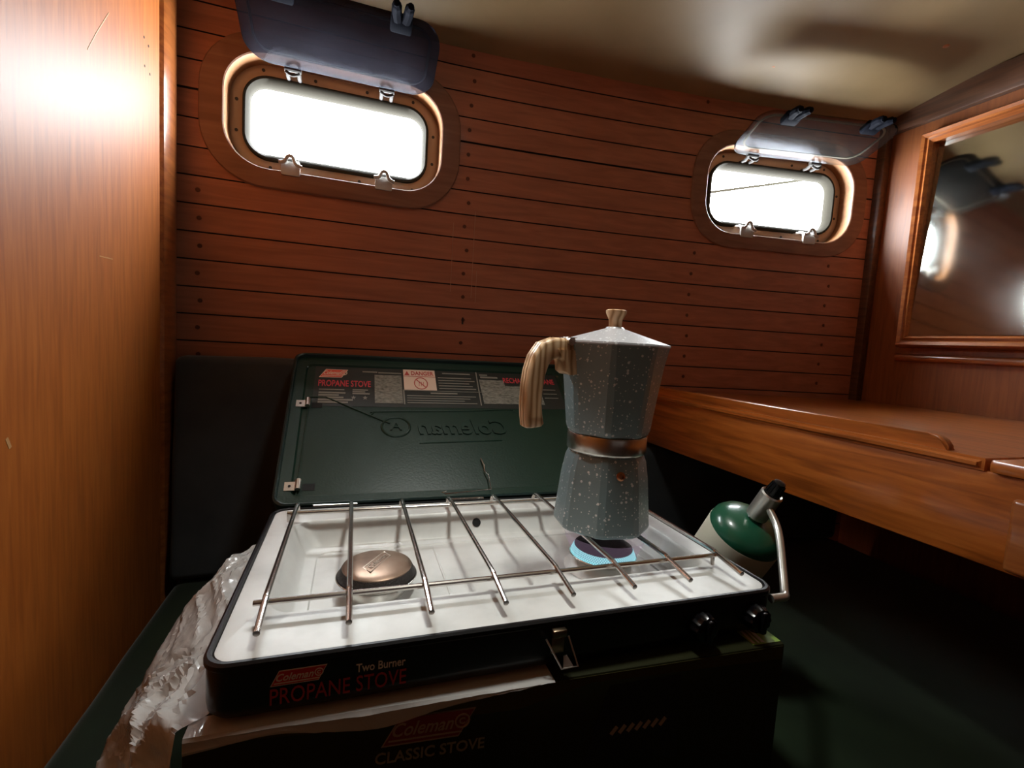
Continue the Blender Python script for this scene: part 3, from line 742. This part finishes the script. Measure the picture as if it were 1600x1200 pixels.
# nickel clips for the wind panels
for t in (.207, .040):
    bm = nb(); rect(bm, -.2625, t-.008, -.2475, t+.007, fL, .0012, ZI+.004)
    tube(bm, [fL @ V((-.2440, t-.007, ZI+.006)), fL @ V((-.2440, t+.010, ZI+.006))], .0042, 10)
    c_ = obj('panel_clip', bm, M['nickel'], lid)
    bm = nb(); lathe(bm, [(.0020, 0), (.0020, .0008)], 12, fL @ V((-.2555, t-.0005, ZI+.0052)), NL); obj('clip_rivet', bm, M['hole'], c_)
    bm = nb(); rect(bm, -.2385, t-.006, -.221, t+.006, fL, .0003, ZI+.0003); obj('clip_slot', bm, M['hole'], lid)
bm = nb(); tube(bm, [fL @ V(p) for p in ((.042, .084, ZI+.004), (.0445, .068, ZI+.006), (.0440, .056, ZI+.005), (.0475, .045, ZI+.010), (.046, .014, ZI+.014), (-.030, .008, ZI+.016), (-.034, .011, ZI+.016), (-.028, .0125, ZI+.016))], .0011, 8)
obj('lid_prop_wire', bm, M['steel'], lid)
for x in (-.19, .0, .19):
    bm = nb(); tube(bm, [(x-.03, .1695, .0005), (x+.03, .1695, .0005)], .0022, 8); obj('lid_hinge', bm, M['brushed'], st)

# ---- wire grate
gr = thing('wire_grate', 'chromed wire pot grate lying across the white stove top', 'grate', (0, 0, 0))
for k in range(8):
    x = -.236 + k*.0675 - (.0 if k else 0)
    bm = nb()
    pts = [(x, .1375, .0034), (x, .1365, .008), (x, .132, .0145), (x, .120, .0185), (x, .05, .0195), (x, -.05, .0195), (x, -.102, .0195), (x, -.110, .0185), (x, -.132, .0152), (x, -.1500, .0125)]
    tube(bm, smoothpath(pts, 4), .0027, 10)
    obj('grate_rod', bm, M['steel'], gr)
for y in (-.107, .107):
    bm = nb(); tube(bm, [(-.246, y, .0142), (-.1, y, .0142), (.1, y, .0142), (.2385, y, .0142)], .0026, 10)
    if y > 0:
        for x in (-.244, .2365): tube(bm, [(x, y, .0142), (x, y+.001, .0032)], .0024, 8)
    else:
        for x in (-.238, .2345): tube(bm, [(x, y, .0142), (x, y-.001, .0032)], .0022, 8)
    obj('cross_rod', bm, M['steel'], gr)

# ================================================================== moka pot
PX, PY, PZ = .1385, -.010, .0225
RS = .885                                   # slimness of the pot
mk = thing('moka_pot', 'speckled slate grey stovetop coffee pot with wood grain handle', 'coffee pot', (PX, PY, PZ))
TH = math.radians(173)                    # handle side; a facet looks that way
hd = V((math.cos(TH), math.sin(TH), 0)); sd = V((-hd.y, hd.x, 0)); O = V((PX, PY, PZ))
def octa(r, z, rnd=.10, spout=0, cx=0):
    """eight-sided outline with softened corners"""
    P = []; n = 8; r *= RS
    for k in range(n):
        a0 = TH + math.radians(22.5) + k*math.pi/4
        c0 = V((math.cos(a0), math.sin(a0), 0))*r
        for q in (-1, 1):
            a1 = a0 + q*math.pi/4; c1 = V((math.cos(a1), math.sin(a1), 0))*r
            P.append(O + c0*(1-rnd) + c1*rnd + V((0, 0, z)))
    if spout:
        for i, p in enumerate(P):
            d = (p-O); d.z = 0
            c_ = d.normalized().dot(-hd)
            if c_ > .80: P[i] = p - hd*spout*(c_-.80)/.20
    return P
bm = nb()
loops(bm, [octa(.0655, 0), octa(.0695, .0025), octa(.0705, .006), octa(.0635, .066), octa(.0590, .0875), octa(.0555, .0945), octa(.0525, .0965)])
base = obj('boiler', bm, M['slate'], mk, smooth=14)
bm = nb(); vd = V((math.cos(TH+math.radians(90)), math.sin(TH+math.radians(90)), 0))
vo_ = O + V((0, 0, .0755)) + vd*(.0605*RS*math.cos(math.radians(22.5)))
lathe(bm, [(.0055, -.004), (.0055, .0012), (.0035, .0025), (.0032, .005), (.0018, .0055), (.0016, .003)], 16, vo_, vd + V((0, 0, .12)))
obj('safety_valve', bm, M['brass'], base)
bm = nb(); lathe(bm, [(r_*RS, z) for r_, z in ((.0520, .0955), (.0555, .098), (.0565, .100), (.0565, .1175), (.0555, .1195), (.053, .1205))], 56, O)
obj('steel_collar', bm, M['brushed'], mk)
bm = nb()
loops(bm, [octa(.0545, .1195), octa(.0585, .121), octa(.0612, .127), octa(.0665, .165), octa(.0725, .208, .08, .001), octa(.0765, .2275, .06, .002), octa(.0770, .2305, .06, .002)])
pot = obj('upper_chamber', bm, M['slate'], mk, smooth=14)
bm = nb()
loops(bm, [octa(.0772, .2300, .06, .002), octa(.0782, .2315, .06, .002), octa(.0776, .2335, .06, .002), octa(.014, .2510, .10), octa(.012, .2530, .10)])
ld = obj('pot_lid', bm, M['slatelid'], mk, smooth=20)
bm = nb(); lathe(bm, [(.0085, .250), (.0080, .256), (.0085, .262), (.0125, .270), (.0128, .2735), (.011, .2745), (0, .2748)], 20, O); obj('lid_knob', bm, M['grain'], ld)
HA = math.radians(186); hd = V((math.cos(HA), math.sin(HA), 0)); sd = V((-hd.y, hd.x, 0))
# handle: block at the body, arm out, grip down
bm = nb()
path = [(.062, .2195, .0130, .0105), (.082, .2225, .0125, .0110), (.102, .2225, .0125, .0110), (.1150, .2185, .0125, .0110), (.1235, .208, .0120, .0110), (.1285, .193, .0115, .0110), (.1310, .174, .0112, .0110), (.1310, .156, .0112, .0110), (.1290, .142, .0114, .0110), (.1265, .1315, .0118, .0110), (.1262, .1290, .0100, .0090)]
cen = [O + hd*(a*.86) + V((0, 0, z)) for a, z, _, _ in path]
L = []
for i, c_ in enumerate(cen):
    t = (cen[min(i+1, len(cen)-1)] - cen[max(i-1, 0)]).normalized(); nn = t.cross(sd)
    hw, hs = path[i][2], path[i][3]
    L.append([c_ + nn*x + sd*y for x, y in rr2(hw, hs, .0045, 3)])
loops(bm, L)
bl = [(.052, .222), (.052, .1965), (.056, .192), (.078, .1905), (.0855, .195), (.0875, .206), (.093, .215), (.100, .222)]
loops(bm, [[O + hd*(a*.88) + sd*s + V((0, 0, z)) for a, z in (bl if abs(s) < .01 else [((a-.075)*.93+.075, (z-.21)*.93+.21) for a, z in bl])] for s in (-.0130, -.0112, .0112, .0130)])
handle = obj('handle', bm, M['grain'], mk, smooth=50)
bm = nb()
for s in (-.0035, .0035): tube(bm, [cen[i] + (cen[min(i+1, 10)]-cen[max(i-1, 0)]).normalized().cross(sd)*-.0 + sd*s + (cen[min(i+1, 10)]-cen[max(i-1, 0)]).normalized().cross(sd)*path[i][2] * (1 if (cen[min(i+1, 10)]-cen[max(i-1, 0)]).normalized().cross(sd).dot(hd) > 0 or (cen[min(i+1, 10)]-cen[max(i-1, 0)]).normalized().cross(sd).z > 0 else -1) for i in range(2, 10)], .0006, 6)
obj('handle_seam', bm, mat('grain_seam', (.42, .25, .12), .5), handle)
bm = nb(); tube(bm, [O + hd*.070 + sd*-.015 + V((0, 0, .2315)), O + hd*.070 + sd*.015 + V((0, 0, .2315))], .0048, 14)
box(bm, (-.010, -.007, -.002), (.008, .007, .003), .001, 1, frame(O + hd*.063 + V((0, 0, .2335)), hd, sd))
obj('lid_hinge_pin', bm, M['brushed'], ld)

# ================================================================== propane bottle and regulator
AX = V((-.05, .46, -.87)).normalized()      # from the knob down the bottle
T0 = V((.357, -.070, .070))
rg = thing('gas_regulator', 'silver gas regulator with black knob and bent supply pipe at stove', 'regulator', T0 + AX*.042)
bm = nb(); lathe(bm, [(.0105, -.0005), (.0125, -.002), (.0140, 0), (.0140, .040), (.012, .0415), (.009, .0418)], 28, T0, AX, cap0=False)
obj('regulator_body', bm, mat('satin_regulator', (.66, .65, .60), .3, .85), rg)
bm = nb(); lathe(bm, [(.0095, .006), (.0095, -.004), (.0080, -.016), (.0072, -.0205), (.004, -.0215), (0, -.0215)], 24, T0, AX)
for k in range(10):
    u = AX.orthogonal().normalized(); a = 2*math.pi*k/10; w_ = AX.cross(u); d = u*math.cos(a)+w_*math.sin(a)
    tube(bm, [T0 + AX*-.003 + d*.0095, T0 + AX*-.018 + d*.0077], .0012, 6)
obj('regulator_knob', bm, M['knobblack'], rg)
bm = nb(); pts = smoothpath([T0 + AX*.022 + V((-.003, -.012, 0)), V((.346, -.095, .030)), V((.313, -.135, .0)), V((.298, -.152, -.0125)), V((.2925, -.158, -.0150)), V((.285, -.159, -.0148)), V((.2708, -.159, -.0146))], 6)
tube(bm, pts, .0046, 12)
obj('supply_pipe', bm, mat('satin_pipe', (.68, .67, .62), .3, .85), rg)
tk = thing('propane_bottle', 'small green propane bottle with cream label hanging from the regulator', 'gas bottle', T0 + AX*.215)
bm = nb()
prof = [(.0085, .042), (.0100, .0445), (.021, .046), (.033, .050), (.042, .0565), (.0475, .0645), (.0490, .073), (.0492, .190), (.047, .200), (.040, .206), (.036, .208), (.034, .204), (0, .200)]
lathe(bm, prof, 48, T0, AX, cap0=True, cap1=False)
tank = obj('tank', bm, M['tank'], tk)
bm = nb(); lathe(bm, [(.0492, .0735), (.0497, .075), (.0497, .184), (.0492, .186)], 48, T0, AX, cap0=False, cap1=False)
lab = obj('bottle_label', bm, M['tanklabel'], tk)
bm = nb(); bi2 = nb(); u = AX.orthogonal().normalized(); w_ = AX.cross(u)
for k in range(9):                          # rows of unreadably small print
    a0 = 2.2 + .0*k; z = .084 + k*.0095
    tube(bm, [T0 + AX*z + (u*math.cos(a)+w_*math.sin(a))*.0497 for a in [a0 + j*.09 for j in range(9 if k % 2 else 12)]], .0005, 5)
    tube(bi2, [T0 + AX*z + (u*math.cos(a)+w_*math.sin(a))*.0497 for a in [4.0 + j*.09 for j in range(10 if k % 3 else 7)]], .0005, 5)
obj('bottle_small_print', bm, M['ink'], lab); obj('bottle_small_print', bi2, M['ink'], lab)

# ================================================================== plastic bag
bm = nb()
Pout = [(-.285, .160, -.052), (-.318, .105, -.056), (-.350, .075, -.092), (-.372, .055, -.142), (-.380, .037, -.162), (-.388, .020, -.182), (-.398, -.005, -.207), (-.402, -.07, -.216), (-.402, -.14, -.217)]
Qin = [(-.262, .150, -.0482), (-.262, .090, -.0482), (-.262, .020, -.0482), (-.262, -.070, -.0482), (-.264, -.140, -.0482), (-.2835, -.160, -.0500), (-.2850, -.165, -.078), (-.2870, -.171, -.130), (-.288, -.173, -.20)]
Pout = [(x, y, z + (.010 if z < -.1 else 0)) for x, y, z in Pout]
A = smoothpath(Pout, 14); B = smoothpath(Qin, 14); NV = 40
def clear_of_carton(p):
    """film lies on the carton, never inside it"""
    if p.y > -.1700 and p.x > -.289:
        if p.z > -.075: p.z = max(p.z, -.0478)
        else: p.x = -.289
    if p.x > -.2715: p.z = min(p.z, -.0472)
    return p
G = []
rnd = random.Random(21)
for i, (a, b_) in enumerate(zip(A, B)):
    row = []
    for j in range(NV+1):
        t = j/NV; p = b_.lerp(a, t); bul = math.sin(math.pi*t)**.7
        p = p + V((-.45, -.1, .9)).normalized()*bul*.018*min(1, i/18+.2)
        pq = p*11; w_ = V((noise.noise(pq), noise.noise(pq + V((13.1, 2.2, 5.3))), noise.noise(pq + V((4.7, 19.3, 8.1)))))
        q = V((p.x*17 + p.y*4, p.y*9 - p.x*5, p.z*10)) + w_*.55
        d_, _ = noise.voronoi(q); e_, _ = noise.voronoi(q*2.7 + w_*.4 + V((3, 8, 1)))
        k_ = min(1, bul*1.3)
        h_ = max(0, .42 - (d_[1]-d_[0]))*.024 + max(0, .38 - (e_[1]-e_[0]))*.011 - .006
        p = p + V((-.45, -.15, .8))*(h_ + rnd.uniform(-.0005, .0005))*k_
        row.append(bm.verts.new(clear_of_carton(p)))
    G.append(row)
for i in range(len(G)-1):
    for j in range(NV):
        a, b_, c_, d_ = G[i][j], G[i][j+1], G[i+1][j+1], G[i+1][j]
        if rnd.random() < .5: bm.faces.new((a, b_, c_)); bm.faces.new((a, c_, d_))
        else: bm.faces.new((a, b_, d_)); bm.faces.new((b_, c_, d_))
# fold tucked over the front edge of the carton
G = []
for i in range(43):
    x = -.279 + i*.0068; row = []; yf_ = -.1672 - .0028 - (x+.276)*.033
    dep = .019*(.6+.5*noise.noise(V((x*11, 3, 0)))) * max(.02, min(1, (.0-x)/.14))
    for j in range(9):
        t = j/8
        if t < .4: p = V((x, -.150 + (yf_+.150)*t/.4, -.0484 - .0006*t))
        else: p = V((x, yf_ - .0016*abs(noise.noise(V((x*60, t*5, 7)))), -.0492 - (t-.4)/.6*dep))
        row.append(bm.verts.new(p))
    G.append(row)
for i in range(len(G)-1):
    for j in range(8): bm.faces.new((G[i][j], G[i][j+1], G[i+1][j+1], G[i+1][j]))
tag(obj('plastic_bag', bm, M['bag'], smooth=24), 'crumpled clear plastic bag draped over the left end of the carton', 'bag')

# ================================================================== cabin lamp above the stove
LX, LY = .03, -.06
zl = zc(LX, LY)
lm = thing('ceiling_lamp', 'round dome lamp on the headliner above the stove', 'lamp', (LX, LY, zl))
bm = nb(); lathe(bm, [(.075, .012), (.075, -.008), (.070, -.012), (.062, -.012)], 40, (LX, LY, zl), cap1=False); obj('lamp_base', bm, M['brushed'], lm)
bm = nb(); lathe(bm, [(.062, -.010), (.058, -.018), (.04, -.024), (0, -.026)], 40, (LX, LY, zl), cap0=False, cap1=False); obj('lamp_lens', bm, M['lamp'], lm)
l = bpy.data.lights.new('lamp_light', 'AREA'); l.shape = 'DISK'; l.size = .11; l.energy = LAMP_W; l.color = (.98, .99, .93); l.spread = math.radians(82)
o = bpy.data.objects.new('lamp_light', l); COL.objects.link(o); o.parent = lm; o.location = (0, 0, -.030)

# lift everything so that the sole is at height 0
for o in COL.objects:
    if o.parent is None and o.type in {'MESH', 'EMPTY'}: o.location.z += Z0
